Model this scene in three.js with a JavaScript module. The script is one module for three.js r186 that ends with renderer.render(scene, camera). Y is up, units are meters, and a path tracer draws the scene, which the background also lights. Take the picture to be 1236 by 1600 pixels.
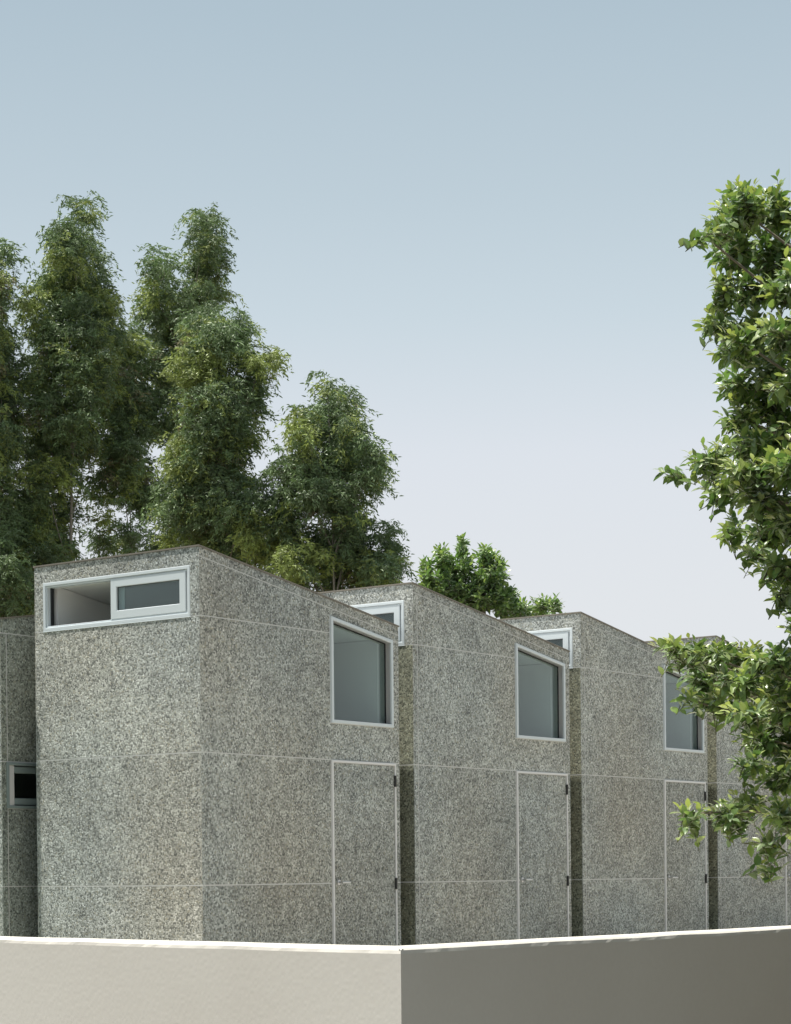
import * as THREE from 'three';
import { mergeGeometries } from 'three/addons/utils/BufferGeometryUtils.js';
import { RoundedBoxGeometry } from 'three/addons/geometries/RoundedBoxGeometry.js';

// ---------------------------------------------------------------- camera, sky, sun, exposure
const scene = new THREE.Scene();
const camera = new THREE.PerspectiveCamera(26.9, 1236 / 1600, 0.1, 2000);
camera.position.set(0, 1.12, 0);
camera.rotation.set(-0.0068, 0, -0.0096);
camera.setViewOffset(1236, 1600, 0, -587.5, 1236, 1600);   // shift lens: verticals stay upright

const EXPOSURE = 2.0;
const renderer = new THREE.WebGLRenderer({ antialias: true });
renderer.toneMapping = THREE.LinearToneMapping;
renderer.toneMappingExposure = EXPOSURE;
renderer.shadowMap.enabled = true;

{ // hazy summer sky: pale at the horizon, soft blue overhead
  const W = 64, H = 512, data = new Float32Array(W * H * 4);
  const stops = [[-90, .70, .735, .78], [0, .765, .795, .825], [7, .76, .79, .823], [11, .72, .767, .826], [14.5, .59, .685, .752], [17.5, .515, .617, .69], [22, .435, .543, .626], [35, .43, .54, .63], [60, .53, .62, .70], [90, .62, .70, .77]];
  for (let j = 0; j < H; j++) {
    const el = ((j + .5) / H - .5) * 180;
    let k = 0; while (k < stops.length - 2 && el > stops[k + 1][0]) k++;
    const a = stops[k], b = stops[k + 1], t = Math.min(1, Math.max(0, (el - a[0]) / (b[0] - a[0])));
    for (let i = 0; i < W; i++) for (let c = 0; c < 4; c++)
      data[(j * W + i) * 4 + c] = c === 3 ? 1 : (a[c + 1] + (b[c + 1] - a[c + 1]) * t) / EXPOSURE;
  }
  const sky = new THREE.DataTexture(data, W, H, THREE.RGBAFormat, THREE.FloatType);
  sky.mapping = THREE.EquirectangularReflectionMapping;
  sky.magFilter = sky.minFilter = THREE.LinearFilter; sky.needsUpdate = true;
  scene.background = sky; scene.environment = sky;
}
const sun = new THREE.DirectionalLight(new THREE.Color(1, .955, .88), 3.7);
sun.position.set(-0.299 * 60, 0.954 * 60, -12 - 0.0165 * 60);
sun.target.position.set(0, 0, -12);
sun.shadow.radius = 1.5;
sun.castShadow = true; sun.shadow.mapSize.set(4096, 4096);
Object.assign(sun.shadow.camera, { left: -26, right: 26, top: 30, bottom: -30, near: 5, far: 120 });
scene.add(sun, sun.target);

// ---------------------------------------------------------------- helpers
function seeded(a) { return () => { a |= 0; a = a + 0x6D2B79F5 | 0; let t = Math.imul(a ^ a >>> 15, 1 | a); t = t + Math.imul(t ^ t >>> 7, 61 | t) ^ t; return ((t ^ t >>> 14) >>> 0) / 4294967296; }; }
const rgb = (r, g, b) => new THREE.Color().setRGB(r, g, b);
const names = {};
function numbered(n) { const k = names[n] = (names[n] ?? -1) + 1; return k ? n + '_' + String(k).padStart(3, '0') : n; }
function thing(name, label, category, group) {
  const o = new THREE.Group(); o.name = numbered(name); o.userData = { label, category };
  if (group) o.userData.group = group;
  scene.add(o); return o;
}
function part(name, geo, mat, parent, kind) {
  const m = new THREE.Mesh(geo, mat); m.name = name; if (kind) m.userData.kind = kind;
  parent.add(m); return m;
}
function sub(name, parent) { const g = new THREE.Group(); g.name = name; parent.add(g); return g; }
const poly = pts => new THREE.Shape(pts.map(p => new THREE.Vector2(p[0], p[1])));
// a plate with outline pts between depths d0 and d1 (outward positive)
function plate(pts, d0, d1, bevel = 0, hole) {
  const s = poly(pts);
  if (hole) s.holes.push(new THREE.Path(hole.map(p => new THREE.Vector2(p[0], p[1]))));
  const g = new THREE.ExtrudeGeometry(s, { depth: d1 - d0 - 2 * bevel, bevelEnabled: bevel > 0, bevelSize: bevel, bevelThickness: bevel, bevelOffset: -bevel, bevelSegments: 1 });
  g.translate(0, 0, d0 + bevel); return g;
}
const rect = (x0, x1, y0, y1) => [[x0, y0], [x1, y0], [x1, y1], [x0, y1]];
function slab(x0, x1, y0, y1, z0, z1, r = .003) {
  const g = r ? new RoundedBoxGeometry(x1 - x0, y1 - y0, z1 - z0, 1, r) : new THREE.BoxGeometry(x1 - x0, y1 - y0, z1 - z0);
  return g.translate((x0 + x1) / 2, (y0 + y1) / 2, (z0 + z1) / 2);
}
function merged(list) { return mergeGeometries(list.map(g => g.index ? g.toNonIndexed() : g)); }
function noise2(seed, n) { // periodic value noise on an n x n lattice, u and v in 0..1
  const r = seeded(seed), t = Float32Array.from({ length: n * n }, () => r());
  return (u, v) => {
    const x = u * n, y = v * n, i = Math.floor(x), j = Math.floor(y), f = x - i, g = y - j;
    const s = f * f * (3 - 2 * f), q = g * g * (3 - 2 * g), a = (i % n + n) % n, b = (a + 1) % n, c = ((j % n + n) % n) * n, d = (((j + 1) % n + n) % n) * n;
    return (t[c + a] * (1 - s) + t[c + b] * s) * (1 - q) + (t[d + a] * (1 - s) + t[d + b] * s) * q;
  };
}
const toS = v => { v = Math.min(1, Math.max(0, v)); return 255 * (v <= .0031308 ? 12.92 * v : 1.055 * Math.pow(v, 1 / 2.4) - .055); };
function tex(data, n, size, srgb) {
  const t = new THREE.DataTexture(data, n, n, THREE.RGBAFormat); t.wrapS = t.wrapT = THREE.RepeatWrapping;
  t.magFilter = THREE.LinearFilter; t.minFilter = THREE.LinearMipmapLinearFilter; t.generateMipmaps = true;
  t.repeat.set(1 / size, 1 / size); if (srgb) t.colorSpace = THREE.SRGBColorSpace; t.needsUpdate = true; return t;
}

// ---------------------------------------------------------------- materials
// exposed granite aggregate: stone chips of 1 to 3 cm bedded in grey cement, 4.1 m of it without a repeat
function aggregate() {
  const n = 2048, cell = 6.3, m = Math.round(n / cell), r = seeded(71), size = 4.1;
  const px = new Float32Array(m * m), py = new Float32Array(m * m), sq = new Float32Array(m * m), an = new Float32Array(m * m), hh = new Float32Array(m * m), col = new Float32Array(m * m * 3);
  const kinds = [[.56, .56, .545, .12], [.45, .45, .43, .24], [.335, .34, .32, .26], [.24, .245, .23, .2], [.13, .135, .13, .12], [.34, .32, .265, .06]];
  for (let k = 0; k < m * m; k++) {
    px[k] = r(); py[k] = r(); sq[k] = .62 + r() * .7; an[k] = r() * Math.PI; hh[k] = r();
    let q = r(), c = 0; while (c < 5 && (q -= kinds[c][3]) > 0) c++;
    const v = .85 + r() * .3; for (let i = 0; i < 3; i++) col[k * 3 + i] = kinds[c][i] * v;
  }
  const map = new Uint8Array(n * n * 4), bump = new Uint8Array(n * n * 4);
  const a1 = noise2(5, 5), a2 = noise2(6, 14), a3 = noise2(7, 60), a4 = noise2(8, 4), f1 = noise2(9, 700);
  const ca = Float32Array.from(an, Math.cos), sa = Float32Array.from(an, Math.sin);
  for (let y = 0; y < n; y++) for (let x = 0; x < n; x++) {
    const gx = x / n * m, gy = y / n * m, ix = Math.floor(gx), iy = Math.floor(gy);
    let d1 = 9, d2 = 9, best = 0;
    for (let j = -1; j <= 1; j++) for (let i = -1; i <= 1; i++) {
      const cx = (ix + i + m) % m, cy = (iy + j + m) % m, k = cy * m + cx;
      const dx = ix + i + px[k] - gx, dy = iy + j + py[k] - gy;
      const u = (dx * ca[k] + dy * sa[k]), v = (dy * ca[k] - dx * sa[k]) * sq[k], d = u * u + v * v;
      if (d < d1) { d2 = d1; d1 = d; best = k; } else if (d < d2) d2 = d;
    }
    const edge = Math.sqrt(d2) - Math.sqrt(d1), u = x / n, v = y / n;
    const cement = Math.min(1, Math.max(0, 1 - edge * 7));
    const tone = (.90 + .22 * a1(u, v)) * (.92 + .16 * a2(u, v)) * (.86 + .28 * a3(u, v)) * (.9 + .2 * f1(u, v)), warm = (a4(u, v) - .5) * .10;
    const o = (y * n + x) * 4;
    for (let c = 0; c < 3; c++) {
      const bed = [.20, .20, .185][c];
      map[o + c] = toS((col[best * 3 + c] * (1 - cement * .75) + bed * cement * .75) * tone * (1 + warm * (1 - c)));
    }
    bump[o] = bump[o + 1] = bump[o + 2] = 255 * Math.min(1, (.25 + .6 * hh[best]) * Math.min(1, edge * 3 + .2) + .1 * f1(u, v)); map[o + 3] = bump[o + 3] = 255;
  }
  return [tex(map, n, size, true), tex(bump, n, size, false)];
}
const [aggMap, aggBump] = aggregate();
const aggMat = [1.0, .95, 1.05].map(k => new THREE.MeshStandardMaterial({ map: aggMap, bumpMap: aggBump, bumpScale: .004, roughness: .82, color: rgb(.965 * k, .99 * k, .965 * k) }));
// the same aggregate, run-off and moss stain plus painted shade: cabin gaps, then rear cabin
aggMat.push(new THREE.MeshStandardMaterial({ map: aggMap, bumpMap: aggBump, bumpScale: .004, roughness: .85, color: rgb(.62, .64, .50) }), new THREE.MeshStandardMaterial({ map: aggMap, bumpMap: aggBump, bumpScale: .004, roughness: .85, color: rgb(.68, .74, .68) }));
function mottled(seed, base, amt, n, size, coarse, mid, fine, rough, bumpScale) {
  const map = new Uint8Array(n * n * 4), bump = new Uint8Array(n * n * 4), a = noise2(seed, coarse), b = noise2(seed + 1, mid), c = noise2(seed + 2, fine), d = noise2(seed + 3, coarse * 2);
  for (let y = 0; y < n; y++) for (let x = 0; x < n; x++) {
    const u = x / n, v = y / n, q = (a(u, v) * .4 + d(u, v) * .25 + b(u, v) * .2 + c(u, v) * .15) * 2 - 1, o = (y * n + x) * 4;
    for (let k = 0; k < 3; k++) map[o + k] = toS(base[k] * (1 + amt * q * (1 + .15 * k)));
    bump[o] = bump[o + 1] = bump[o + 2] = 255 * (b(u, v) * .55 + c(u, v) * .45); map[o + 3] = bump[o + 3] = 255;
  }
  return new THREE.MeshStandardMaterial({ map: tex(map, n, size, true), bumpMap: tex(bump, n, size, false), bumpScale, roughness: rough });
}
const plaster = mottled(21, [.585, .558, .50], .07, 1024, 3.1, 5, 22, 310, .9, .0005);
const paving = mottled(31, [.49, .455, .39], .16, 1024, 5.3, 4, 40, 400, .9, .002);
const asphalt = mottled(41, [.10, .088, .07], .25, 512, 4.1, 4, 40, 200, .9, .004);
const turf = mottled(46, [.075, .115, .04], .4, 512, 3.3, 5, 50, 240, .95, .02);
const earth = mottled(51, [.17, .14, .09], .35, 512, 7.3, 4, 30, 200, .95, .01);
const cement = new THREE.MeshStandardMaterial({ color: rgb(.55, .55, .54), roughness: .9 });
const whiteWall = new THREE.MeshStandardMaterial({ color: rgb(.86, .86, .85), roughness: .85 });
const membrane = new THREE.MeshStandardMaterial({ color: rgb(.62, .61, .58), roughness: .8 });
const flashing = new THREE.MeshStandardMaterial({ color: rgb(.20, .18, .15), roughness: .55, metalness: .3 });
const whiteFrame = new THREE.MeshPhysicalMaterial({ color: rgb(.58, .635, .66), roughness: .38, clearcoat: .15, clearcoatRoughness: .3 });
const greyFrame = new THREE.MeshStandardMaterial({ color: rgb(.21, .26, .255), roughness: .45 });
const doorFrame = new THREE.MeshStandardMaterial({ color: rgb(.66, .66, .66), roughness: .45 });
const rubber = new THREE.MeshStandardMaterial({ color: rgb(.015, .017, .018), roughness: .6 });
const darkMetal = new THREE.MeshStandardMaterial({ color: rgb(.035, .035, .035), roughness: .5, metalness: .4 });
const steel = new THREE.MeshStandardMaterial({ color: rgb(.6, .6, .6), roughness: .28, metalness: 1 });
const glass = new THREE.MeshPhysicalMaterial({ color: rgb(.76, .83, .82), roughness: .02, transmission: 1, thickness: 0, ior: 1.52 });

// ---------------------------------------------------------------- ground
function structure(name, geo, mat) { const m = new THREE.Mesh(geo, mat); m.name = name; m.userData.kind = 'structure'; scene.add(m); return m; }
function sheet(pts, y) { const g = new THREE.ShapeGeometry(poly(pts)); g.rotateX(-Math.PI / 2); g.translate(0, y, 0); return g; }   // pts: x and distance ahead
structure('ground', sheet(rect(-600, 600, -600, 600), -.008), earth);
const ahead = (p, deg, s) => [p[0] + Math.sin(deg * Math.PI / 180) * s, p[1] + Math.cos(deg * Math.PI / 180) * s];
const WC = [0.013, 6.0], WL = -44.9, WR = 38.9;
structure('courtyard_paving', sheet([WC, ahead(WC, WR, 34), [16.2, 34.5], [-1.5, 17.1], [-3.4, 18.5], [-3.4, 9.42]], 0), paving);  // unseen paving, added for the warm light it bounces onto the cabins
structure('added_lawn', sheet([[-3.4, 9.42], [-3.4, 18.5], [-9, 22.7], ahead(WC, WL, 20)], -.002), turf);  // unseen grass, added to dim the light bounced onto the left faces
structure('street', sheet([[-34, -14], [34, -14], ahead(WC, WR, 40), [WC[0], WC[1] - .5], ahead(WC, WL, 34)], -.004), asphalt);

// ---------------------------------------------------------------- boundary wall: two rendered legs meeting at a sharp corner
{
  const H = .91, T = .145, N = 520, r = seeded(3), e1 = noise2(91, 64), e2 = noise2(92, 256);
  const side = (deg, len, sgn, outerWidth) => { const d = ahead([0, 0], deg, 1); return { d, n: sgn > 0 ? [d[1], -d[0]] : [-d[1], d[0]], len }; };
  const L = side(WL, 21, -1), R = side(WR, 30, 1);      // n points out to the street
  const rings = [];
  // mitre at the corner: inner corner offset
  const bis = (() => { const a = [-L.n[0] - R.n[0], -L.n[1] - R.n[1]], k = T / (a[0] * -R.n[0] + a[1] * -R.n[1]); return [a[0] * k, a[1] * k]; })();
  const st = [];
  for (let i = N; i >= 1; i--) st.push([L, L.len * Math.pow(i / N, 1.5)]);
  st.push([null, 0]);
  for (let i = 1; i <= N; i++) st.push([R, R.len * Math.pow(i / N, 1.5)]);
  st.forEach(([s, t], i) => {
    const u = (s === L ? -t : t) / 4 + 20, w = (e1(u / 3, .3) - .5) * .004 + (e2(u / 2.2, .7) - .5) * .005, h = (e1(u / 4, .8) - .5) * .004;
    let f, b, out;
    if (s) { f = [WC[0] + s.d[0] * t, WC[1] + s.d[1] * t]; const k = Math.max(0, t - 0); b = [WC[0] + bis[0] + s.d[0] * k, WC[1] + bis[1] + s.d[1] * k]; out = s.n; }
    else { f = WC; b = [WC[0] + bis[0], WC[1] + bis[1]]; out = [-bis[0] / Math.hypot(...bis), -bis[1] / Math.hypot(...bis)]; }
    const P = (q, y, o) => [q[0] + out[0] * o, y, -(q[1] + out[1] * o)];
    // outer foot, outer face under the arris, arris, top, inner arris, inner foot
    rings.push([P(f, -.02, 0), P(f, H - .016 + h * .5, 0), P(f, H - .006 + h, w * .6 - .002), P(f, H + h * .6, -.010 + w), P(b, H + h * .4, .006), P(b, H - .008, 0), P(b, -.02, 0)].concat([[u * 4]]));
  });
  const pos = [], uv = [];
  const quad = (a, b, c, d, ua, ub, va, vb) => { pos.push(...a, ...b, ...c, ...a, ...c, ...d); uv.push(ua, va, ub, va, ub, vb, ua, va, ub, vb, ua, vb); };
  for (let i = 0; i + 1 < rings.length; i++) {
    const A = rings[i], B = rings[i + 1]; let v = 0;
    for (let k = 0; k < 6; k++) { const l = Math.hypot(A[k + 1][0] - A[k][0], A[k + 1][1] - A[k][1], A[k + 1][2] - A[k][2]); quad(A[k], B[k], B[k + 1], A[k + 1], A[7][0], B[7][0], v, v + l); v += l; }
  }
  for (const [q, s] of [[rings[0], 1], [rings[rings.length - 1], -1]]) for (let k = 1; k < 6; k++) { const t = [q[0], q[k], q[k + 1]]; if (s < 0) t.reverse(); t.forEach(p => { pos.push(...p); uv.push(p[0], p[1]); }); }
  const g = new THREE.BufferGeometry(); g.setAttribute('position', new THREE.Float32BufferAttribute(pos, 3)); g.setAttribute('uv', new THREE.Float32BufferAttribute(uv, 2)); g.computeVertexNormals();
  const m = new THREE.Mesh(g, plaster); m.name = 'boundary_wall'; m.userData = { label: 'low beige rendered wall with a sharp corner across the foreground', category: 'wall' }; scene.add(m);
}

// ---------------------------------------------------------------- cabins
const TURN = 53.43 * Math.PI / 180, LEN = 2.65, WID = 1.86, PITCH = 2.876;
const XD = [Math.cos(TURN), -Math.sin(TURN)], ZD = [Math.sin(TURN), Math.cos(TURN)];      // local x and z in world (x, z)
const ORIGIN = [-1.533, -17.0];
const faces = {
  front: g => g,
  left: g => g.rotateY(-Math.PI / 2),
  back: g => g.rotateY(Math.PI).translate(LEN, 0, -WID),
  right: g => g.rotateY(Math.PI / 2).translate(LEN, 0, 0),
};
const J = .0048;          // half a joint
function cabin(label, x, z, o) {
  const t = thing('aggregate_cabin', label, 'cabin', 'grey aggregate cabins in rows');
  t.position.set(ORIGIN[0] + XD[0] * x + ZD[0] * z, 0, ORIGIN[1] + XD[1] * x + ZD[1] * z); t.rotation.y = TURN;
  const r = seeded(o.seed), roof = o.roof, du = r() * 4, dv = r() * 4;
  const panel = (face, pts, k, d1 = 0, name = 'panel', parent = t) => {
    const g = plate(pts, d1 - .008, d1), uv = g.attributes.uv, fu = { front: 0, left: 1.3, back: 2.1, right: 3.3 }[face];
    for (let i = 0; i < uv.count; i++) uv.setXY(i, uv.getX(i) + du + fu, uv.getY(i) + dv);
    return part(name, faces[face](g), aggMat[k ?? Math.floor(r() * 3)], parent);
  };
  // core walls: pale cement seen in the joints and white rooms inside
  const T = .12, c = .001, top = .02;
  const core = (face, pts, holes) => {
    const s = poly(pts); for (const h of holes || []) s.holes.push(new THREE.Path(h.map(p => new THREE.Vector2(p[0], p[1]))));
    const g = new THREE.ExtrudeGeometry(s, { depth: T, bevelEnabled: false }); g.translate(0, 0, -T - c); part('wall', faces[face](g), cement, t);
  };
  const q = T + 2 * c;
  core('front', [[q, 0], [LEN - q, 0], [LEN - q, roof(LEN - q) - top], [q, roof(q) - top]], o.frontHoles);
  core('left', [[-WID + c, 0], [-c, 0], [-c, roof(0) - top - .02], [-WID + c, roof(0) - top - .02]], o.leftHoles);
  core('back', [[q, 0], [LEN - q, 0], [LEN - q, roof(q) - top], [q, roof(LEN - q) - top]], o.backHoles);
  core('right', [[c, 0], [WID - c, 0], [WID - c, roof(LEN) - top - .02], [c, roof(LEN) - top - .02]]);
  // white lining of the room
  const i0 = T + c + .002, n = .012;
  const lining = [];
  const inner = (pts, d, face, holes) => { const s = poly(pts); for (const h of holes || []) s.holes.push(new THREE.Path(h.map(p => new THREE.Vector2(p[0], p[1])))); const g = new THREE.ExtrudeGeometry(s, { depth: n, bevelEnabled: false }); g.translate(0, 0, -i0 - n); lining.push(faces[face](g)); };
  inner([[i0, .1], [LEN - i0, .1], [LEN - i0, roof(LEN - i0) - .134], [i0, roof(i0) - .134]], 0, 'front', o.frontHoles);
  inner([[i0, .1], [LEN - i0, .1], [LEN - i0, roof(i0) - .134], [i0, roof(LEN - i0) - .134]], 0, 'back', o.backHoles);
  inner([[-WID + i0 + n, .1], [-i0 - n, .1], [-i0 - n, roof(i0) - .136], [-WID + i0 + n, roof(i0) - .136]], 0, 'left', o.leftHolesIn || o.leftHoles);
  inner([[i0 + n, .1], [WID - i0 - n, .1], [WID - i0 - n, roof(LEN - i0) - .136], [i0 + n, roof(LEN - i0) - .136]], 0, 'right');
  part('lining', merged(lining), whiteWall, t);
  part('floor', slab(T + .01, LEN - T - .01, .0, .09, -WID + T + .01, -T - .01, 0), whiteWall, t);
  const sloped = (dz0, dz1, a, b, z0, z1) => { const g = plate([[a, roof(a) + dz0], [b, roof(b) + dz0], [b, roof(b) + dz1], [a, roof(a) + dz1]], z0, z1); return g; };
  part('ceiling', sloped(-.13, -.07, i0, LEN - i0, -WID + i0, -i0), whiteWall, t);
  const rf = part('roof', sloped(-.018, .001, .012, LEN - .012, -WID + .012, -.012), membrane, t);
  // folded metal edging along the four eaves
  part('edging', merged([
    sloped(.001, .013, -.008, LEN + .008, -.03, .008), sloped(.001, .013, -.008, LEN + .008, -WID - .008, -WID + .03),
    sloped(.001, .013, -.008, .03, -WID + .0305, -.0305), sloped(.001, .013, LEN - .03, LEN + .008, -WID + .0305, -.0305)]), flashing, rf);
  o.build({ t, panel, roof });
  // unseen sides: plain courses
  const rows = [[0, 1.04], [1.04, 2.10], [2.10, 3.185]];
  for (const [a, b] of rows) {
    panel('back', rect(0, LEN, a + (a ? J : 0), b - J)); panel('right', rect(.009, WID - .009, a + (a ? J : 0), b - J));
  }
  panel('back', [[0, 3.189], [LEN, 3.189], [LEN, roof(0)], [0, roof(LEN)]]);
  panel('right', rect(.009, WID - .009, 3.189, roof(LEN)));
  return t;
}

function highWindow(t) {      // sliding window under the eave on the left side; right half shut, left half open
  const w = sub('window', t), F = faces.left, U0 = -1.757, U1 = -.10, Y0 = 3.185, Y1 = 3.59;
  const add = (name, g, m) => part(name, F(g), m, w);
  const ring = (a, b, c, d, wd, d0, d1, bv = .003) => plate(rect(a, b, c, d), d0, d1, bv, rect(a + wd, b - wd, c + wd, d - wd).reverse());
  add('frame', ring(U0, U1, Y0, Y1, .027, -.06, .003), whiteFrame);
  add('inner_frame', ring(U0 + .0275, U1 - .0275, Y0 + .0275, Y1 - .0275, .013, -.075, -.008, .002), whiteFrame);
  add('sill', slab(U0 - .004, U1 + .004, Y0 - .009, Y0 - .0005, -.02, .005, .003), whiteFrame);
  const a = -.978, b = -.150, c = Y0 + .041, d = Y1 - .035;
  add('sash', ring(a, b, c, d, .068, -.036, -.002, .004), whiteFrame);
  add('gasket', ring(a + .067, b - .067, c + .067, d - .067, .006, -.022, -.016, 0), rubber);
  add('pane', plate(rect(a + .066, b - .066, c + .066, d - .066), -.0215, -.0175), glass);
  add('fixed_sash', ring(a + .045, b + .006, c, d, .07, -.07, -.042, .004), whiteFrame);
  add('pane', plate(rect(a + .113, b - .062, c + .068, d - .068), -.0575, -.0535), glass);
  add('track', slab(b + .004, U1 - .041, c, d, -.06, -.045, 0), rubber);
  add('track', slab(U0 + .041, U0 + .058, c, d, -.07, -.045, 0), rubber);
}
const slopeDown = x => 3.73 - .155 * x;
function doorCabin(label, k, seed) {
  const WX0 = 1.665, WX1 = 2.552, WY0 = 2.415, off = .143, roof = slopeDown;
  const wp = (e) => [[WX0 + e, WY0 + e], [WX1 - e, WY0 + e], [WX1 - e, roof(WX1 - e) - off - e], [WX0 + e, roof(WX0 + e) - off - e]];
  return cabin(label, k * PITCH, 0, {
    seed, roof,
    frontHoles: [wp(.03).reverse()], leftHoles: [rect(-1.747, -.11, 3.195, 3.58).reverse()], leftHolesIn: [rect(-1.71, -.155, 3.195, 3.555).reverse()],
    build({ t, panel }) {
      const X = 1.658, Y = k ? .069 : 0, S = .061;
      // door side
      const rows = [[0, 1.04 - J], [1.04 + J, 2.10 - J], [2.10 + J, 3.185 - J]];
      if (k) for (const [a, b] of rows) panel('front', rect(0, S, a, b));
      for (const [a, b] of rows.slice(0, 2)) { panel('front', rect(Y, X, a, b)); panel('front', rect(2.590, LEN, a, b)); }
      panel('front', [[Y, 2.104], [LEN, 2.104], [LEN, 3.181], [WX1 + .004, 3.181], [WX1 + .004, 2.409], [X, 2.409], [X, 3.181], [Y, 3.181]]);
      if (k) panel('front', [[0, 3.189], [S, 3.189], [S, roof(S) - .078], [0, roof(0) - .078]]);
      panel('front', [[Y, 3.189], [X, 3.189], [X, roof(X) - off + .006], [WX1 + .004, roof(WX1) - off + .006], [WX1 + .004, 3.189], [LEN, 3.189], [LEN, roof(LEN) - .078], [Y, roof(Y) - .078]]);
      panel('front', [[0, roof(0) - .071], [LEN, roof(LEN) - .071], [LEN, roof(LEN)], [0, roof(0)]]);
      // window side
      const E = -.009, B = -WID + .009;
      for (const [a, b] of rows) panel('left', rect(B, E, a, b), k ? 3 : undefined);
      panel('left', [[B, 3.189], [-1.761, 3.189], [-1.761, 3.594], [-.096, 3.594], [-.096, 3.189], [E, 3.189], [E, roof(0)], [B, roof(0)]]);
      highWindow(t);
      // slant-topped fixed window beside the door head
      const w = sub('window', t);
      part('frame', plate(wp(0), -.062, .018, .003, wp(.030).reverse()), whiteFrame, w);
      part('gasket', plate(wp(.0295), -.056, -.046, 0, wp(.040).reverse()), rubber, w);
      part('pane', plate(wp(.032), -.053, -.048), glass, w);
      // door
      const d = sub('door', t), D0 = 1.665, D1 = 2.584, DH = 2.098, f = .021;
      part('door_frame', plate([[D0, 0], [D0 + f, 0], [D0 + f, DH - f], [D1 - f * .8, DH - f], [D1 - f * .8, 0], [D1, 0], [D1, DH], [D0, DH]], -.01, .014, .002), doorFrame, d);
      panel('front', rect(D0 + f + .004, D1 - f * .8 - .004, .012, DH - f - .004), 1, .004, 'door_leaf', d);
      for (const y of [.2, 1.03, 1.94]) { const g = new THREE.CylinderGeometry(.011, .011, .1, 10); g.translate(D1 - f * .8 - .002, y, .016); part('hinge', g, darkMetal, d); }
      const ro = new THREE.CylinderGeometry(.024, .024, .012, 18); ro.rotateX(Math.PI / 2); ro.translate(1.742, 1.047, .010);
      const nk = new THREE.CylinderGeometry(.009, .009, .05, 10); nk.rotateX(Math.PI / 2); nk.translate(1.742, 1.047, .036);
      part('handle', merged([ro, nk, slab(1.733, 1.845, 1.039, 1.055, .052, .066, .005)]), steel, d);
    },
  });
}
doorCabin('nearest grey aggregate cabin, at the left, its sliding window in full view', 0, 11);
doorCabin('second grey aggregate cabin from the left, in front of the small round green tree', 1, 12);
doorCabin('third cabin of the row, its window partly covered by the leafy branch', 2, 13);
doorCabin('farthest cabin of the row, mostly hidden behind the leafy tree at the right edge', 3, 14);
cabin('shaded cabin behind the nearest one, only a dark strip at the left edge', -.18, -2.087, {
  seed: 15, roof: x => 3.30 + .155 * x, frontHoles: [rect(.14, .94, 1.71, 2.085).reverse()],
  build({ t, panel, roof }) {
    const W0 = .05, W1 = .95, a = 1.702, b = 2.095, Y = .069, S = .061;
    for (const [p, q] of [[0, 1.036], [1.044, 2.096], [2.104, 3.181]]) { panel('front', rect(0, S, p, q), 4); panel('left', rect(-WID + .009, -.009, p, q)); }  // front colour darkened: mossy stain and the deep shade behind the nearest cabin
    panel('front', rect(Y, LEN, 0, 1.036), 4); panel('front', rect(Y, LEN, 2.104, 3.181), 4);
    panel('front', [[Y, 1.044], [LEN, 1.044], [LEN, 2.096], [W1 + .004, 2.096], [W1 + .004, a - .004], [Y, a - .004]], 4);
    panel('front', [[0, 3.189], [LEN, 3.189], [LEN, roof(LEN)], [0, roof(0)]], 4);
    panel('left', rect(-WID + .009, -.009, 3.189, roof(0)));
    const w = sub('window', t), ring = (x0, x1, y0, y1, wd, d0, d1, bv = .003) => plate(rect(x0, x1, y0, y1), d0, d1, bv, rect(x0 + wd, x1 - wd, y0 + wd, y1 - wd).reverse());
    part('frame', ring(W0, W1, a, b, .026, -.06, .014), greyFrame, w);
    part('sash', ring(W0 + .034, W1 - .034, a + .034, b - .034, .056, -.05, -.004, .004), greyFrame, w);
    part('pane', plate(rect(W0 + .088, W1 - .088, a + .088, b - .088), -.03, -.026), glass, w);
  },
});

// ---------------------------------------------------------------- trees
// lobes of each crown: x, y, z, half width, half height in metres
const EDGE = [[-5.47,9.59,-30.0,0.32,0.45],[-5.68,8.92,-30.0,0.45,0.54],[-5.51,8.38,-30.0,0.36,0.54],[-5.65,7.67,-30.0,0.49,0.63],[-5.48,6.95,-30.0,0.38,0.63],[-5.62,6.14,-30.0,0.49,0.67],[-5.39,5.43,-30.0,0.43,0.49],[-5.32,4.98,-30.0,0.45,0.4]];
const TWIN = [[-4.44,10.64,-31.0,0.24,0.28],[-4.77,10.44,-31.0,0.17,0.19],[-4.41,10.22,-31.0,0.28,0.32],[-4.59,10.16,-31.0,0.28,0.2],[-4.91,9.72,-31.0,0.26,0.28],[-4.6,9.63,-31.0,0.42,0.32],[-4.2,9.58,-31.0,0.28,0.35],[-5.06,9.17,-31.0,0.26,0.37],[-4.55,9.03,-31.0,0.57,0.42],[-4.11,9.07,-31.0,0.2,0.37],[-4.77,8.38,-31.0,0.6,0.46],[-4.26,8.42,-31.0,0.35,0.51],[-5.1,7.88,-31.0,0.42,0.51],[-4.59,7.73,-31.0,0.56,0.46],[-4.92,7.14,-31.0,0.57,0.46],[-5.3,6.49,-31.0,0.39,0.42],[-4.88,6.4,-31.0,0.35,0.39],[-5.12,5.84,-31.0,0.46,0.39],[-4.75,5.7,-31.0,0.3,0.37],[-5.17,5.24,-31.0,0.51,0.37]];
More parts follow.
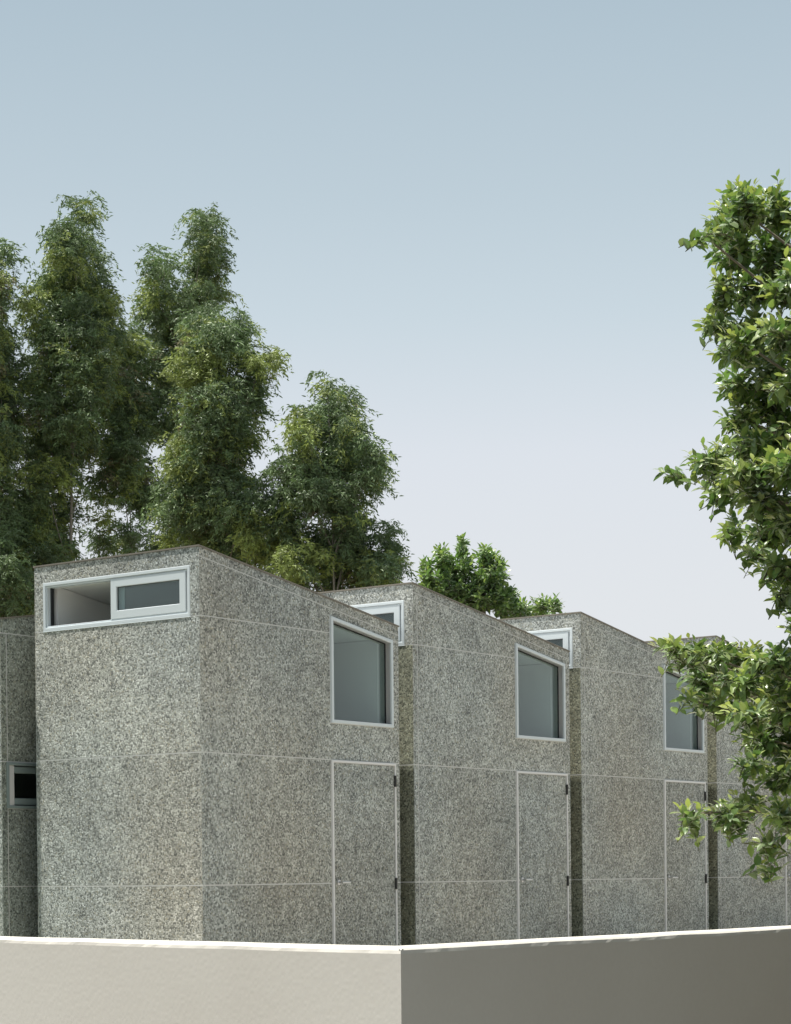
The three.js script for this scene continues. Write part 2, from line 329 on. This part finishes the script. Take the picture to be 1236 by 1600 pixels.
const SPIRE = [[-2.85,11.24,-33.0,0.3,0.3],[-2.79,10.79,-33.0,0.3,0.36],[-2.96,10.45,-33.0,0.24,0.36],[-2.75,10.2,-33.0,0.28,0.34],[-3.63,10.56,-33.0,0.22,0.26],[-3.46,10.16,-33.0,0.3,0.37],[-3.68,9.97,-33.0,0.2,0.37],[-3.49,9.47,-33.0,0.37,0.45],[-3.05,9.67,-33.0,0.34,0.39],[-3.72,8.98,-33.0,0.34,0.41],[-3.15,8.88,-33.0,0.39,0.49],[-3.8,8.3,-33.0,0.34,0.43],[-3.21,8.1,-33.0,0.36,0.45]];
const BROAD = [[-2.51,8.54,-28.5,0.29,0.31],[-2.02,8.49,-28.5,0.19,0.24],[-2.29,8.16,-28.5,0.41,0.32],[-1.86,7.82,-28.5,0.22,0.26],[-2.54,7.78,-28.5,0.37,0.39],[-2.09,7.54,-28.5,0.43,0.34],[-1.63,7.88,-28.5,0.1,0.22],[-2.39,7.18,-28.5,0.47,0.38],[-2.01,6.97,-28.5,0.26,0.32],[-2.65,6.67,-28.5,0.43,0.38],[-2.18,6.54,-28.5,0.37,0.32],[-2.91,6.12,-28.5,0.37,0.39],[-2.4,6.04,-28.5,0.43,0.36],[-2.75,5.61,-28.5,0.43,0.29],[-1.93,6.03,-28.5,0.34,0.36],[-2.15,5.57,-28.5,0.39,0.31],[-1.81,5.52,-28.5,0.31,0.34]];
const DARK = [[-3.91,9.08,-32.0,0.29,0.38],[-4.11,8.46,-32.0,0.29,0.43],[-3.78,8.08,-32.0,0.29,0.46],[-4.03,7.51,-32.0,0.38,0.44],[-4.22,6.84,-32.0,0.31,0.42],[-3.7,6.93,-32.0,0.34,0.42],[-4.33,6.27,-32.0,0.27,0.33],[-3.8,6.08,-32.0,0.23,0.25],[-3.35,6.07,-32.0,0.27,0.27]];
const CONE = [[-0.82,7.39,-28.0,0.15,0.23],[-0.62,7.31,-28.0,0.12,0.2],[-0.99,7.11,-28.0,0.23,0.25],[-0.68,6.98,-28.0,0.27,0.28],[-1.18,6.73,-28.0,0.25,0.27],[-0.81,6.52,-28.0,0.4,0.32],[-0.47,6.64,-28.0,0.13,0.23],[-1.39,6.37,-28.0,0.2,0.23],[-0.33,6.35,-28.0,0.15,0.2],[-0.2,6.5,-28.0,0.07,0.1],[-1.02,6.06,-28.0,0.49,0.33],[-0.56,5.93,-28.0,0.27,0.27],[-1.46,5.86,-28.0,0.28,0.32],[-0.78,5.52,-28.0,0.45,0.28],[-1.32,5.36,-28.0,0.45,0.3],[-0.44,5.18,-28.0,0.37,0.27],[-1.03,4.98,-28.0,0.59,0.25],[-0.06,5.55,-28.0,0.13,0.25],[-0.04,5.17,-28.0,0.13,0.22],[-0.2,4.97,-28.0,0.25,0.2]];
const BUSH = [[0.85,5.09,-26.0,0.09,0.11],[0.6,4.94,-26.0,0.11,0.14],[0.42,4.8,-26.0,0.11,0.19],[0.77,4.82,-26.0,0.23,0.19],[1.14,4.97,-26.0,0.16,0.12],[1.18,4.72,-26.0,0.25,0.23],[0.67,4.58,-26.0,0.36,0.23],[1.02,4.47,-26.0,0.36,0.23],[1.33,4.42,-26.0,0.22,0.22],[1.54,4.29,-26.0,0.2,0.14],[1.8,4.34,-26.0,0.2,0.1],[1.98,4.38,-26.0,0.11,0.07]];
const NEAR = [[1.55,4.08,-9.57,0.14,0.09],[1.36,3.9,-9.36,0.08,0.02],[1.45,3.98,-9.51,0.07,0.04],[1.77,4.18,-9.91,0.09,0.12],[1.55,3.97,-9.8,0.14,0.08],[1.77,4.0,-10.05,0.14,0.12],[1.5,3.79,-9.88,0.09,0.06],[1.68,3.87,-10.13,0.12,0.09],[1.65,3.6,-9.04,0.1,0.09],[1.42,3.55,-9.47,0.08,0.05],[1.64,3.63,-9.9,0.14,0.08],[1.6,3.34,-8.86,0.12,0.07],[1.48,3.39,-9.29,0.11,0.06],[1.76,3.46,-9.99,0.14,0.09],[1.61,3.43,-10.1,0.09,0.08],[1.8,3.38,-10.34,0.14,0.11],[1.63,3.27,-10.14,0.09,0.07],[1.64,3.15,-8.96,0.09,0.06],[1.86,3.22,-10.22,0.11,0.1],[1.56,3.01,-9.47,0.13,0.06],[1.35,2.91,-9.31,0.13,0.05],[1.23,2.87,-9.38,0.07,0.02],[1.48,2.82,-9.04,0.12,0.06],[1.64,2.81,-8.97,0.11,0.08],[1.47,2.84,-9.7,0.09,0.06],[1.54,2.71,-9.09,0.12,0.07],[1.55,2.71,-9.91,0.07,0.05],[1.76,2.75,-10.19,0.12,0.09],[1.67,2.61,-9.08,0.1,0.08],[1.66,2.6,-9.92,0.07,0.04],[1.62,2.43,-9.16,0.09,0.05],[1.68,2.33,-9.27,0.07,0.06],[1.81,2.23,-9.71,0.04,0.05],[1.22,2.1,-9.42,0.1,0.03],[1.31,2.1,-9.45,0.08,0.03],[1.36,2.07,-9.31,0.1,0.04],[1.54,2.09,-9.61,0.11,0.05],[1.6,2.02,-9.09,0.11,0.05],[1.39,2.02,-9.79,0.11,0.05],[1.45,1.94,-9.15,0.12,0.06],[1.65,1.93,-9.44,0.12,0.07],[1.27,1.88,-9.42,0.05,0.02],[1.4,1.87,-9.46,0.1,0.04],[1.47,1.79,-8.98,0.12,0.05],[1.67,1.82,-9.19,0.1,0.08],[1.71,1.75,-10.12,0.11,0.08],[1.88,1.72,-10.31,0.11,0.11],[1.62,1.62,-9.89,0.07,0.05],[1.8,1.57,-10.07,0.11,0.09],[1.27,1.37,-9.38,0.09,0.03],[1.43,1.37,-9.4,0.1,0.05],[1.62,1.44,-9.9,0.1,0.04],[1.62,1.36,-9.07,0.1,0.06],[1.59,1.24,-9.23,0.07,0.04],[1.6,1.15,-9.36,0.05,0.03],[1.69,4.28,-10.23,0.15,0.1],[1.92,3.93,-10.28,0.12,0.11],[1.89,3.67,-10.24,0.15,0.09],[1.69,3.63,-10.32,0.13,0.07],[1.92,3.43,-10.25,0.11,0.07],[1.73,3.16,-10.27,0.15,0.07],[1.73,3.06,-10.34,0.15,0.07],[1.91,3.03,-10.26,0.13,0.09],[1.78,2.91,-10.31,0.15,0.08],[1.94,2.81,-10.38,0.12,0.1],[1.84,2.57,-10.21,0.1,0.06],[1.53,2.15,-10.21,0.12,0.05],[1.68,2.14,-10.24,0.12,0.06],[1.86,2.13,-10.35,0.13,0.06],[1.67,2.03,-10.32,0.14,0.07],[1.83,1.99,-10.24,0.14,0.09],[1.56,1.92,-10.26,0.11,0.05],[1.72,1.87,-10.23,0.14,0.07],[1.91,1.89,-10.29,0.12,0.09],[1.59,1.38,-10.2,0.11,0.06],[1.88,1.38,-10.33,0.12,0.07]];
const NEAROFF = [[2.2,4.2,-10.32,0.19,0.16],[2.21,4.06,-9.52,0.18,0.15],[2.46,4.04,-9.74,0.18,0.15],[2.87,4.28,-10.47,0.19,0.16],[2.83,4.12,-9.8,0.18,0.15],[3.31,4.38,-10.73,0.2,0.17],[1.82,3.92,-9.2,0.14,0.14],[2.13,4.28,-10.7,0.16,0.16],[1.88,3.7,-9.08,0.17,0.14],[2.19,3.77,-9.65,0.18,0.15],[2.73,4.17,-10.77,0.2,0.17],[2.57,3.68,-9.11,0.17,0.14],[3.12,4.0,-10.22,0.19,0.16],[3.29,3.91,-9.88,0.18,0.15],[1.81,3.68,-9.2,0.14,0.14],[2.13,4.0,-10.7,0.16,0.16],[1.9,3.4,-9.22,0.17,0.14],[2.3,3.55,-9.74,0.18,0.15],[2.56,3.5,-9.44,0.17,0.15],[2.89,3.64,-9.76,0.18,0.15],[3.43,3.72,-10.5,0.19,0.16],[3.42,3.55,-9.46,0.18,0.15],[1.81,3.45,-9.2,0.14,0.14],[2.12,3.73,-10.7,0.16,0.16],[1.94,3.3,-9.42,0.17,0.15],[2.21,3.23,-9.09,0.17,0.14],[2.98,3.56,-10.78,0.2,0.17],[3.12,3.38,-10.18,0.19,0.16],[3.43,3.33,-9.89,0.18,0.15],[3.96,3.55,-10.57,0.2,0.16],[1.81,3.22,-9.2,0.14,0.14],[2.12,3.46,-10.7,0.16,0.16],[2.05,3.02,-9.61,0.18,0.15],[2.44,3.14,-10.16,0.19,0.16],[2.8,3.17,-10.18,0.19,0.16],[3.3,3.3,-10.66,0.2,0.17],[3.75,3.34,-10.75,0.2,0.17],[3.49,2.92,-9.08,0.17,0.14],[1.81,2.98,-9.2,0.14,0.14],[2.12,3.19,-10.7,0.16,0.16],[2.29,3.07,-10.74,0.2,0.17],[2.23,2.81,-9.3,0.17,0.14],[2.82,2.94,-10.34,0.19,0.16],[2.81,2.74,-9.01,0.17,0.14],[3.68,3.04,-10.58,0.2,0.16],[3.89,2.91,-10.41,0.19,0.16],[1.81,2.75,-9.2,0.14,0.14],[2.12,2.92,-10.7,0.16,0.16],[2.25,2.72,-10.58,0.2,0.16],[2.25,2.55,-9.6,0.18,0.15],[2.71,2.58,-9.85,0.18,0.15],[2.78,2.54,-9.06,0.17,0.14],[3.63,2.71,-10.56,0.2,0.16],[3.67,2.61,-9.65,0.18,0.15],[1.8,2.52,-9.2,0.14,0.14],[2.12,2.65,-10.7,0.16,0.16],[1.91,2.26,-9.02,0.17,0.14],[2.21,2.24,-9.15,0.17,0.14],[2.83,2.44,-10.42,0.19,0.16],[3.0,2.39,-9.88,0.18,0.15],[3.2,2.32,-9.21,0.17,0.14],[3.77,2.31,-9.92,0.18,0.15],[1.8,2.28,-9.2,0.14,0.14],[2.11,2.38,-10.7,0.16,0.16],[2.15,2.13,-10.4,0.19,0.16],[2.17,2.02,-9.35,0.17,0.15],[2.62,2.06,-9.76,0.18,0.15],[3.28,2.22,-10.57,0.2,0.16],[3.35,2.15,-9.89,0.18,0.15],[4.0,2.17,-10.63,0.2,0.17],[1.8,2.05,-9.2,0.14,0.14],[2.11,2.11,-10.7,0.16,0.16],[2.01,1.9,-9.56,0.18,0.15],[2.43,1.9,-10.29,0.19,0.16],[2.51,1.88,-9.44,0.17,0.15],[3.16,1.91,-10.38,0.19,0.16],[3.47,1.86,-10.22,0.19,0.16],[3.93,1.93,-10.64,0.2,0.17],[1.8,1.82,-9.2,0.14,0.14],[2.11,1.83,-10.7,0.16,0.16],[1.97,1.55,-9.55,0.18,0.15],[2.37,1.59,-10.1,0.19,0.16],[2.66,1.68,-10.39,0.19,0.16],[2.62,1.56,-9.24,0.17,0.14],[3.23,1.68,-10.46,0.19,0.16],[3.28,1.55,-9.67,0.18,0.15],[1.8,1.58,-9.2,0.14,0.14],[2.11,1.56,-10.7,0.16,0.16],[2.1,1.39,-10.12,0.19,0.16],[2.36,1.4,-10.69,0.2,0.17],[2.34,1.34,-9.59,0.18,0.15],[2.43,1.39,-9.04,0.17,0.14],[3.13,1.33,-10.44,0.19,0.16],[2.99,1.29,-9.29,0.17,0.14],[1.8,1.35,-9.2,0.14,0.14],[2.1,1.29,-10.7,0.16,0.16]];

const V = (x, y, z) => new THREE.Vector3(x, y, z);
function leafMat(gloss, thin) { return new THREE.MeshPhysicalMaterial({ color: 0xffffff, roughness: .95, transmission: thin, thickness: 0, side: THREE.DoubleSide, clearcoat: gloss, clearcoatRoughness: .27 }); }
const barkPale = new THREE.MeshStandardMaterial({ color: rgb(.24, .215, .18), roughness: .9 });
const barkTwig = new THREE.MeshStandardMaterial({ color: rgb(.13, .13, .07), roughness: .9 });
const barkGrey = new THREE.MeshStandardMaterial({ color: rgb(.19, .16, .12), roughness: .9 });
// a blade from the origin along +x, its face up along +y
function blade(len, wid, stations, fold, droop) {
  const pos = [], idx = [];
  stations.forEach(([s, w], i) => {
    const x = s * len, y = -droop * s * s * len, h = w * wid / 2;
    if (h < 1e-6) pos.push(x, y, 0, x, y, 0, x, y, 0); else pos.push(x, y + h * fold, -h, x, y, 0, x, y + h * fold, h);
    if (i) { const a = (i - 1) * 3, b = i * 3; for (const k of [0, 1]) idx.push(a + k, a + k + 1, b + k + 1, a + k, b + k + 1, b + k); }
  });
  const g = new THREE.BufferGeometry(); g.setAttribute('position', new THREE.Float32BufferAttribute(pos, 3)); g.setIndex(idx); g.computeVertexNormals(); return g;
}
function rod(a, b, r0, r1, n = 5) { // open tapered stick
  const d = b.clone().sub(a), l = d.length(), g = new THREE.CylinderGeometry(r1, r0, l, n, 1, true); g.translate(0, l / 2, 0);
  g.applyQuaternion(new THREE.Quaternion().setFromUnitVectors(V(0, 1, 0), d.normalize())); g.translate(a.x, a.y, a.z); return g;
}
function limb(a, b, r0, r1, rnd, bend = .12, n = 6) { // a bent tapered limb
  const out = [], k = 5; let p = a; const l = a.distanceTo(b), j = () => (rnd() - .5) * bend * l;
  const mid = a.clone().lerp(b, .5).add(V(j(), Math.abs(j()) * -.5, j()));
  for (let i = 1; i <= k; i++) { const t = i / k, q = a.clone().multiplyScalar((1 - t) * (1 - t)).addScaledVector(mid, 2 * t * (1 - t)).addScaledVector(b, t * t); out.push(rod(p, q, r0 + (r1 - r0) * (i - 1) / k, r0 + (r1 - r0) * t, n)); p = q; }
  return out;
}
const strip = g => { g.deleteAttribute('uv'); return g; };

// weeping-leaved tree: hanging sprays of narrow leaves gathered in tufts
const lance = [[0, 0], [.2, .8], [.5, 1], [.78, .55], [1, 0]];
function spray(seed) {
  const r = seeded(seed), list = [];
  const n = 22, reach = .13 + r() * .08, drop = .06 + r() * .11;
  const along = t => V(reach * Math.sin(t * 1.45), .05 * Math.sin(t * 3.1) - drop * t * t, 0);
  for (let i = 0; i < n; i++) {
    const t = .1 + .9 * (i + r() * .6) / n, g = blade(.044 + r() * .034, .014 + r() * .005, lance, .25, .2 + r() * .35), p = along(t);
    const dip = .08 - r() * 1.35, yaw = (r() - .5) * 4.2;
    g.applyMatrix4(new THREE.Matrix4().makeRotationX((r() - .5) * 2.6)); g.applyMatrix4(new THREE.Matrix4().makeRotationZ(dip)); g.applyMatrix4(new THREE.Matrix4().makeRotationY(yaw));
    g.translate(p.x + (r() - .5) * .05, p.y + (r() - .5) * .04, (r() - .5) * .09); list.push(g);
  }
  list.push(strip(rod(V(0, 0, 0), along(.5), .003, .002, 3)), strip(rod(along(.5), along(1), .002, .001, 3)));
  return mergeGeometries(list.map(g => g.toNonIndexed()));
}
const sprays = [1, 2, 3, 4].map(k => spray(100 + k));
const hangLeaf = leafMat(.35, .34);
function weepingTree(label, lobes, o) {
  const r = seeded(o.seed), t = thing('tall_tree', label, 'tree', 'tall trees behind the cabins');
  let bx = 0, bz = 0; lobes.forEach(l => { bx += l[0]; bz += l[2]; }); bx = bx / lobes.length + (o.shift || 0); bz /= lobes.length;
  t.position.set(bx, 0, bz);
  const more = [];
  lobes.forEach((l, i) => { // fill between neighbouring lobes and behind them
    more.push(l); if (i % 2) more.push([l[0] + (r() - .5) * .3, l[1] - .08, l[2] - .5 - r() * .4, l[3] * .9, l[4] * .9]);
    const n = lobes.slice(i + 1).reduce((a, b) => !a || Math.hypot(b[0] - l[0], b[1] - l[1]) < Math.hypot(a[0] - l[0], a[1] - l[1]) ? b : a, null);
    if (n && Math.hypot(n[0] - l[0], n[1] - l[1]) < .75) more.push([(l[0] + n[0]) / 2, (l[1] + n[1]) / 2, (l[2] + n[2]) / 2, (l[3] + n[3]) * .42, (l[4] + n[4]) * .42]);
  });
  const L = more.map(l => ({ c: V(l[0] - bx, l[1] - .05, l[2] - bz + (r() - .5) * 1.1), rx: Math.max(.08, l[3] - .05), ry: Math.max(.1, l[4] - .03) }));
  const tops = L.reduce((a, b) => b.c.y > a.c.y ? b : a), wood = [], pts = [];
  const foot = V(0, -.05, 0), crownTop = tops.c.clone(), trunkAt = h => { const k = Math.min(1, h / crownTop.y); return V(crownTop.x * k * k, h, crownTop.z * k * k); };
  for (let i = 0; i < 6; i++) { const a = trunkAt(crownTop.y * i / 8), b = trunkAt(crownTop.y * (i + 1) / 8); if (!i) a.copy(foot); wood.push(rod(a, b, .085 * (1 - i / 6.3), .085 * (1 - (i + 1) / 6.3), 9)); }
  const buckets = sprays.map(() => []), q = new THREE.Quaternion(), s = V(1, 1, 1), e = new THREE.Euler(0, 0, 0, 'YXZ');
  for (const l of L) {
    const from = trunkAt(Math.max(1, l.c.y - Math.hypot(l.c.x, l.c.z) * .9 - .7));
    if (r() < .45) wood.push(...limb(from, l.c, .012, .004, r, .2, 5));
    const fresh = r() < .3 ? o.young * 3.2 : o.young * .5, area = l.rx * l.ry, nT = Math.max(5, Math.round(area * 185 * o.density));
    for (let k = 0; k < nT; k++) {
      // tufts fill the lobe, more of them towards its surface
      let d = V(r() * 2 - 1, r() * 2 - 1, r() * 2 - 1); while (d.length() > 1 || d.length() < .25) d = V(r() * 2 - 1, r() * 2 - 1, r() * 2 - 1);
      d.setLength(Math.pow(d.length(), .8));
      const c = V(l.c.x + d.x * l.rx * .92, l.c.y + d.y * l.ry, l.c.z + d.z * Math.max(l.rx, .35));
      if (r() < .1) wood.push(...limb(l.c, c, .006, .003, r, .2, 3).slice(0, 5));
      const young = r() < fresh ? 1 : 0, tone = .75 + r() * .5, nS = 5 + Math.floor(r() * 4);
      const col = young ? [.26, .325, .078] : r() < .05 ? [.20, .185, .09] : [.13, .20, .072];
      for (let i = 0; i < nS; i++) {
        const yaw = r() * 6.283, up = r() * 1.1 - .1;
        e.set(0, yaw, up); q.setFromEuler(e); const sc = .75 + r() * .5; s.set(sc, sc, sc);
        const m = new THREE.Matrix4().compose(V(c.x + (r() - .5) * .16, c.y + (r() - .5) * .2, c.z + (r() - .5) * .16), q, s), v = tone * (.85 + r() * .3);
        buckets[Math.floor(r() * sprays.length)].push([m, rgb(col[0] * v, col[1] * v, col[2] * v)]);
      }
    }
  }
  part('trunk', merged(wood), o.bark || barkPale, t, 'stuff');
  buckets.forEach((b, k) => {
    const im = new THREE.InstancedMesh(sprays[k], hangLeaf, b.length); im.name = 'crown'; im.userData.kind = 'stuff';
    b.forEach(([m, c], i) => { im.setMatrixAt(i, m); im.setColorAt(i, c); }); t.add(im);
  });
  return t;
}
weepingTree('tall dark tree cut off by the left edge of the picture', EDGE, { seed: 201, density: 1, young: .18 });
weepingTree('tall narrow tree with a knobbly top, second from the left edge', TWIN, { seed: 202, density: 1, young: .22 });
weepingTree('tallest thin tree with a two-pronged airy top, left of centre', SPIRE, { seed: 203, density: .8, young: .15 });
weepingTree('broad bushy tree rising in front of the thin two-pronged one', BROAD, { seed: 204, density: 1.2, young: .3 });
weepingTree('sparse dark tree filling the gap between the tall narrow and the two-pronged trees', DARK, { seed: 205, density: 1, young: .12 });
weepingTree('cone-shaped weeping tree above the roof of the nearest cabin', CONE, { seed: 206, density: 1.35, young: .22 });

// round-leaved trees
const oval = [[0, 0], [.12, .45], [.38, 1], [.68, .86], [.9, .32], [1, 0]];
const ovalLeaf = blade(1, .5, oval, .38, .16), ovalLeaf2 = blade(1, .46, oval, .22, .34);
const glossLeaf = leafMat(1, .44);
function shoot(r, a, d, len, n, size, out, tipYoung, shade) { // leaves set alternately along a shoot
  const e = new THREE.Quaternion(), up = V(0, 1, 0), side = V().crossVectors(d, up).normalize(); if (side.lengthSq() < .1) side.set(1, 0, 0);
  const nrm = V().crossVectors(side, d).normalize();
  for (let i = 0; i < n; i++) {
    const t = (i + .6) / n, p = a.clone().addScaledVector(d, len * t); p.y += .10 * len * t * t * (r() < .5 ? 1 : .4);
    const phi = i * 2.4 + r() * .8, spread = i === n - 1 ? .25 : .75 + r() * .4;
    const dir = d.clone().multiplyScalar(Math.cos(spread)).addScaledVector(side, Math.sin(spread) * Math.cos(phi)).addScaledVector(nrm, Math.sin(spread) * Math.sin(phi)); dir.y += .12; dir.normalize();
    const y = up.clone().addScaledVector(dir, -up.dot(dir)); if (y.lengthSq() < .02) y.set(1, 0, 0); y.normalize(); y.applyAxisAngle(dir, (r() - .5) * 1.5);
    const z = V().crossVectors(dir, y), m = new THREE.Matrix4().makeBasis(dir, y, z), k = size * (i >= n - 2 ? .7 : 1) * (.8 + r() * .4);
    m.scale(V(k, k, k)); m.setPosition(p);
    const yg = (i >= n - 2 ? tipYoung : tipYoung * .3), f = Math.min(1, yg * (.5 + r())), v = shade * (.8 + r() * .4);
    out.push({ m, p, f, v });
  }
}
function roundTree(name, label, group, lobes, extra, o) {
  const r = seeded(o.seed), t = thing(name, label, 'tree', group);
  t.position.set(o.foot[0], 0, o.foot[1]);
  const wood = [], twigs = [], leaves = [], head = V(0, o.fork, 0);
  wood.push(...limb(V(0, -.05, 0), head, o.girth, o.girth * .7, r, .1, 10));
  const all = lobes.map(l => [l, 1]).concat((extra || []).map(l => [l, o.extraDensity]));
  const topY = Math.max(o.fork + .1, ...all.map(([l]) => l[1])) - .25, leader = h => V(head.x + Math.sin(h * 1.7) * .06, h, head.z + Math.cos(h * 1.3) * .06);
  for (let i = 0; i < 6; i++) { const a = o.fork + (topY - o.fork) * i / 6, b = o.fork + (topY - o.fork) * (i + 1) / 6; wood.push(rod(leader(a), leader(b), o.girth * (.7 - .1 * i), o.girth * (.6 - .1 * i), 8)); }
  for (const [l, dens] of all) {
    const c = V(l[0] - o.foot[0], l[1], l[2] - o.foot[1]), rx = l[3], ry = l[4], rz = Math.max(rx, o.depth);
    const span = Math.hypot(c.x, c.z), hy = Math.min(topY, Math.max(o.fork, c.y - span * .45)), from = leader(hy);
    if (r() < .5) wood.push(...limb(from, c, o.girth * .16, o.girth * .05, r, .22, 5));
    const n = Math.max(3, Math.round(rx * ry * o.shoots * dens));
    for (let k = 0; k < n; k++) {
      let d = V(r() * 2 - 1, r() * 2 - 1, r() * 2 - 1); while (d.length() > 1 || d.length() < .15) d = V(r() * 2 - 1, r() * 2 - 1, r() * 2 - 1);
      d.setLength(Math.pow(d.length(), .7));
      const tip = V(c.x + d.x * rx, c.y + d.y * ry, c.z + d.z * rz), len = o.len * (.7 + r() * .6);
      const dir = V(d.x * 1.0 + o.lean[0], d.y * .6 + .25 + o.lean[1], d.z).normalize();
      const a = tip.clone().addScaledVector(dir, -len);
      twigs.push(rod(a, tip, o.twig, o.twig * .5, 3)); if (r() < .5) twigs.push(...limb(c, a, o.twig * 1.6, o.twig, r, .2, 3));
      shoot(r, a, dir, len, o.leaves, o.size, leaves, r() < o.young ? 1 : .25, .75 + r() * .5);
    }
  }
  part('trunk', merged(wood), barkGrey, t, 'stuff'); part('twigs', merged(twigs), barkTwig, t, 'stuff');
  const tint = l => { const a = o.old, b = o.fresh, v = l.v; return rgb((a[0] + (b[0] - a[0]) * l.f) * v, (a[1] + (b[1] - a[1]) * l.f) * v, (a[2] + (b[2] - a[2]) * l.f) * v); };
  let rest = leaves;
  if (o.single) { // the leaves that show largest are pieces of their own
    const inFrame = leaves.filter(l => { const x = l.p.x + o.foot[0], z = -(l.p.z + o.foot[1]); return x / z < .183; });
    inFrame.sort((a, b) => (b.p.z - a.p.z)); const pick = new Set(inFrame.slice(0, o.single)), mats = [];
    for (let i = 0; i < 8; i++) { const m = glossLeaf.clone(); m.color = tint({ f: [0, 0, .05, .1, .3, .5, .8, 1][i], v: [.75, 1, 1.2, .9, 1.1, .95, 1.1, 1][i] }); mats.push(m); }
    let i = 0;
    for (const l of pick) { const q = l.f > .6 ? 6 + (i % 2) : l.f > .25 ? 4 + (i % 2) : i % 4; const m = part('leaf', i++ % 2 ? ovalLeaf : ovalLeaf2, mats[q], t); l.m.decompose(m.position, m.quaternion, m.scale); }
    rest = leaves.filter(l => !pick.has(l));
  }
  [ovalLeaf, ovalLeaf2].forEach((g, k) => {
    const b = rest.filter((_, i) => i % 2 === k), im = new THREE.InstancedMesh(g, glossLeaf, b.length); im.name = 'crown'; im.userData.kind = 'stuff';
    b.forEach((l, i) => { im.setMatrixAt(i, l.m); im.setColorAt(i, tint(l)); }); t.add(im);
  });
  return t;
}
roundTree('round_tree', 'small round bright green tree behind the second cabin', undefined, BUSH, null, { seed: 301, foot: [1.05, -26], fork: 2.6, girth: .12, depth: .5, shoots: 1500, len: .17, twig: .003, leaves: 9, size: .088, young: .6, lean: [0, .2], old: [.10, .20, .038], fresh: [.26, .37, .07] });
roundTree('leafy_tree', 'glossy green leafy tree reaching in from the right edge of the picture', undefined, NEAR, NEAROFF, { seed: 302, foot: [3.05, -9.9], fork: 1.5, girth: .09, depth: .2, extraDensity: .6, shoots: 2700, len: .16, twig: .002, leaves: 10, size: .060, young: .6, lean: [-.35, .1], old: [.085, .18, .034], fresh: [.36, .43, .085], single: 300 });

{ // unseen tree added off to the left, to darken the rear cabin
  const r = seeded(77), lobes = [];
  for (let i = 0; i < 46; i++) { const a = r() * 6.283, h = r(), q = Math.sqrt(1 - Math.pow(h * 1.7 - .85, 2)) * 1.05; lobes.push([-5.1 + Math.cos(a) * q * 1.1, 1.2 + h * 4.0, -13.5 + Math.sin(a) * q * 1.2, .40, .34]); }
  roundTree('added_tree', 'dense round tree added out of view on the left to darken the rear cabin', undefined, lobes, null, { seed: 303, foot: [-4.75, -13.7], fork: 1.4, girth: .1, depth: .35, shoots: 420, len: .2, twig: .003, leaves: 10, size: .085, young: .3, lean: [0, .1], old: [.065, .145, .028], fresh: [.2, .3, .06] });
}
{ // added, unseen hedge to the right of the viewer: it keeps the low sky off the right leg of the wall
  const h = thing('added_hedge', 'tall clipped hedge added out of view on the right to shade the wall', 'hedge'), d = ahead([0, 0], WR, 1), n = [d[1], -d[0]], o = ahead(WC, WR, .3), r = seeded(78);
  h.position.set(o[0] + n[0] * 3.1, 0, -(o[1] + n[1] * 3.1)); h.rotation.y = Math.PI / 2 - WR * Math.PI / 180;
  part('stems', slab(-.2, 20, -.02, 5.4, .25, .75, .05), barkGrey, h);
  const N = 44000, im = new THREE.InstancedMesh(ovalLeaf, glossLeaf, N), m = new THREE.Matrix4(), q = new THREE.Quaternion(), e = new THREE.Euler();
  for (let i = 0; i < N; i++) { const top = r() < .22, k = .09 + r() * .05; e.set(r() * 6.3, r() * 6.3, r() * 6.3); q.setFromEuler(e); m.compose(V(-.35 + r() * 20.4, top ? 5.35 + r() * .2 : r() * 5.5, top ? r() * 1.0 : r() < .7 ? r() * .28 : .72 + r() * .28), q, V(k, k, k)); im.setMatrixAt(i, m); const v = .7 + r() * .6; im.setColorAt(i, rgb(.07 * v, .12 * v, .03 * v)); }
  im.name = 'foliage'; im.userData.kind = 'stuff'; h.add(im);
}

// ---------------------------------------------------------------- finish
scene.traverse(o => { if (o.isMesh) { o.castShadow = true; o.receiveShadow = true; } });
renderer.render(scene, camera);
